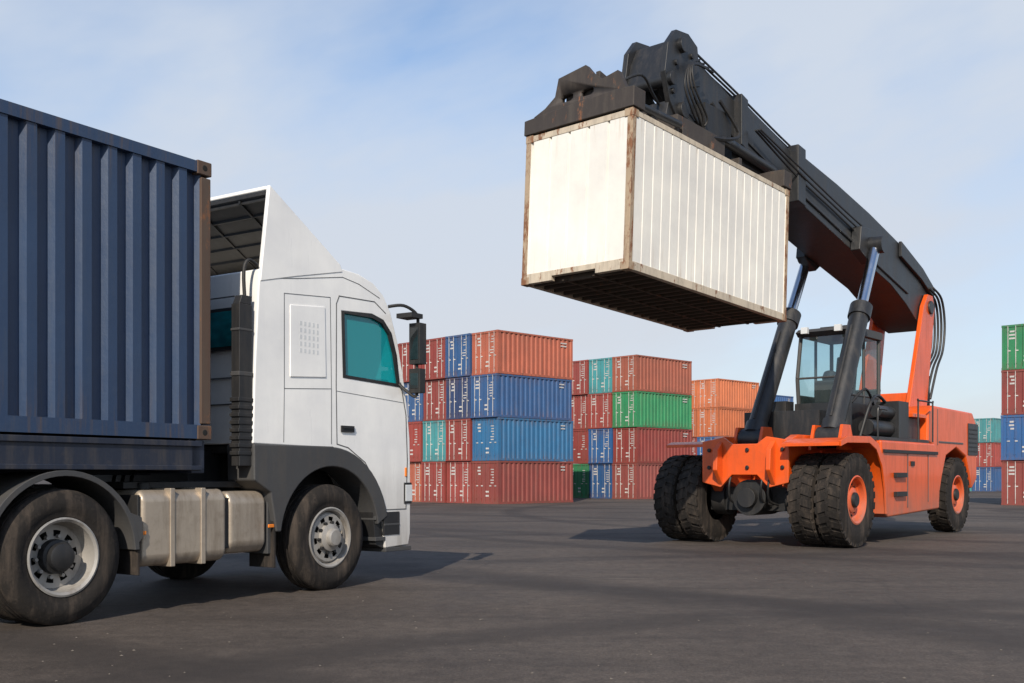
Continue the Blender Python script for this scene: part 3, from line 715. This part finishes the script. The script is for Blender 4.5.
mb.obj('lift_cylinders',R_)
mb=MB()
hp=[(x+.42,z-.17) for x,z in [(-4.3,8.9),(-4.6,9.03),(-5.0,8.98),(-5.25,8.7),(-5.35,8.2),(-5.2,7.75),(-5.0,7.55),(-4.3,7.5),(-4.1,7.75),(-4.35,7.9),(-4.55,8.15),(-4.2,8.25)]]
for y in(1.26,2.04): mb.prism(hp,y,y+.1,'boom')
mb.prism([(x+.42,z-.17) for x,z in [(-4.5,8.8),(-4.75,8.93),(-5.02,8.82),(-5.2,8.5),(-5.3,8.1),(-5.1,8.0),(-4.95,8.4),(-4.7,8.6)]],1.36,2.04,'boom')
for x,z,r in((-4.43,8.58,.12),(-4.78,7.93,.11),(-4.4,7.5,.14)): mb.cyl((x,1.18,z),(x,2.22,z),r,'boom')
for x,z in((-4.1,8.5),(-4.6,8.25),(-4.7,7.75)):
    mb.cyl((x,1.22,z),(x,1.27,z),.05,'black',n=10)
mb.cyl((-4.83,1.5,8.0),(-3.9,1.5,7.42),.10,'boom'); mb.cyl((-4.83,1.9,8.0),(-3.9,1.9,7.42),.10,'boom')
mb.prism([(-4.9,7.15),(-3.7,7.15),(-3.9,7.55),(-4.75,7.6)],1.3,2.0,'boom')
for k in range(4):
    y=1.15-.03*k; mb.tube([(-4.0+.1*k,y,8.45-.05*k),(-4.45,y-.05,8.2),(-4.62+.06*k,y-.08,7.8),(-4.3+.1*k,y-.05,7.45),(-4.0,y,7.3)],.022,'black',6)
mb.obj('boom_head',R_,bevel=.02)
# spreader
Sp=empty('spreader',(0,0,0)); Sp.parent=R_
bpy.context.view_layer.update()
mw=Matrix.Translation((1.71,15.5,4.45))@Matrix.Rotation(math.radians(48),4,'Z')@Matrix.Rotation(pitch,4,'Y')
Sp.matrix_parent_inverse=Matrix.Identity(4); Sp.matrix_basis=R_.matrix_world.inverted()@mw
mb=MB(); h=H+.02
for x in(-.03,L-.27):
    mb.prism([(-.03,h),(W+.03,h),(W+.03,h+.24),(W-.55,h+.28),(.25,h+.32),(-.03,h+.30)],x,x+.30,'spread',ax='x')
mb.box(.27,L-.27,.55,.85,h+.08,h+.34,'spread'); mb.box(.27,L-.27,1.22,1.5,h+.08,h+.34,'spread')
mb.box(1.7,3.2,.35,1.7,h+.2,h+.5,'spread'); mb.cyl((2.45,1.03,h+.45),(2.45,1.03,h+.72),.55,'boom',n=32)
for x in (0,L-.2):
    for y in(0,W-.2): mb.box(x+.03,x+.17,y+.03,y+.17,h-.02,h+.02,'spread')
for k in range(4): mb.box(.9+.9*k,1.0+.9*k,.3,.56,h+.1,h+.3,'spread')
for y in(.3,1.7): mb.cyl((.3,y,h+.25),(1.7,y,h+.3),.06,'boom')
mb.obj('spreader_frame',Sp,bevel=.012)
mb=MB()
mb.prism([(1.95,h+.27),(1.72,h+.36),(1.52,h+.50),(1.46,h+.78),(.92,h+.86),(.80,h+.72),(.60,h+.56),(.3,h+.62),(.12,h+.28)],-.005,.10,'spread',ax='x')
pl=mb.obj('spreader_bracket',Sp)
for (ya,yb) in((1.20,1.35),(.80,.95)):
    cu=MB(); z=h+.43
    cu.prism([(ya-.05,z-.03),(ya,z-.06),(yb,z-.06),(yb+.05,z-.03),(yb+.05,z+.03),(yb,z+.06),(ya,z+.06),(ya-.05,z+.03)],-.1,.3,'dark',ax='x')
    boolcut(pl,cu.obj('cut',Sp))
mb=MB()
for y in(.72,1.3): mb.prism([(.10,h+.28),(.10,h+.76),(.9,h+.62),(1.75,h+.5),(1.75,h+.28)],y,y+.08,'spread')
mb.box(.101,1.5,.80,1.3,h+.3,h+.55,'spread')
mb.tube([(.15,.4,h+.5),(.6,.3,h+.75),(1.2,.5,h+.7),(1.8,.8,h+.8)],.025,'black')
mb.obj('spreader_plates',Sp,bevel=.01)

# ------------------------------------------------------------------ light, sky, camera
el=math.radians(35); tx,ty=.17,.985
d=Vector((tx*math.cos(el),ty*math.cos(el),-math.sin(el)))
su=bpy.data.lights.new('sun','SUN'); su.energy=5.0; su.angle=math.radians(.5); su.color=(1,.90,.76)
so=bpy.data.objects.new('sun',su); so.rotation_euler=d.to_track_quat('-Z','Y').to_euler(); COL.objects.link(so)
w=bpy.data.worlds.new('World'); S.world=w; w.use_nodes=True; nt=w.node_tree; bg=nt.nodes['Background']
sky=nt.nodes.new('ShaderNodeTexSky'); sky.sky_type='NISHITA'; sky.sun_disc=False; sky.sun_elevation=el; sky.sun_rotation=math.atan2(-tx,-ty)%(2*math.pi)
sky.air_density=1.0; sky.dust_density=.6
tc=nt.nodes.new('ShaderNodeTexCoord'); co=tc.outputs['Generated']
mpr=nt.nodes.new('ShaderNodeMapping'); mpr.inputs['Rotation'].default_value=(0,math.radians(18),0); nt.links.new(co,mpr.inputs[0]); cr=mpr.outputs[0]
n1=noise(nt,cr,1.5,6,.52,(1,1,2.4)); n2=noise(nt,cr,3.2,5,.55,(1,1,3.8))
cl=ramp(nt,n1,.40,.62,(.0,)*3+(1,),(.88,)*3+(1,)); 
c2=ramp(nt,n2,.40,.78,(0,0,0,1),(.45,)*3+(1,))
cf=mixc(nt,1,cl,c2,'SCREEN')
sp=nt.nodes.new('ShaderNodeSeparateXYZ'); nt.links.new(co,sp.inputs[0])
up=nt.nodes.new('ShaderNodeMapRange'); up.inputs[1].default_value=.42; up.inputs[2].default_value=.75; up.inputs[3].default_value=1; up.inputs[4].default_value=.12; nt.links.new(sp.outputs[2],up.inputs[0])
cf=mixc(nt,1,cf,up.outputs[0],'MULTIPLY')
hz=nt.nodes.new('ShaderNodeMapRange'); hz.inputs[1].default_value=0; hz.inputs[2].default_value=.34; hz.inputs[3].default_value=.85; hz.inputs[4].default_value=0; nt.links.new(sp.outputs[2],hz.inputs[0])
ff=mixc(nt,1,cf,hz.outputs[0],'SCREEN')
cs=mixc(nt,hz.outputs[0],(6.6,7.2,8.1),(6.7,6.75,7.1))
skc=mixc(nt,1,sky.outputs[0],(1.30,1.55,1.75),'MULTIPLY')
fin_=mixc(nt,ff,skc,cs)
nt.links.new(fin_,bg.inputs[0]); bg.inputs[1].default_value=.10
cam=bpy.data.cameras.new('camera'); cam.lens=37.02; cam.sensor_width=36; cam.shift_y=.1304; cam.clip_end=5000; cam.clip_start=.1
cob=bpy.data.objects.new('camera',cam); cob.location=(0,0,1.4); cob.rotation_euler=(math.radians(90),0,0); COL.objects.link(cob); S.camera=cob
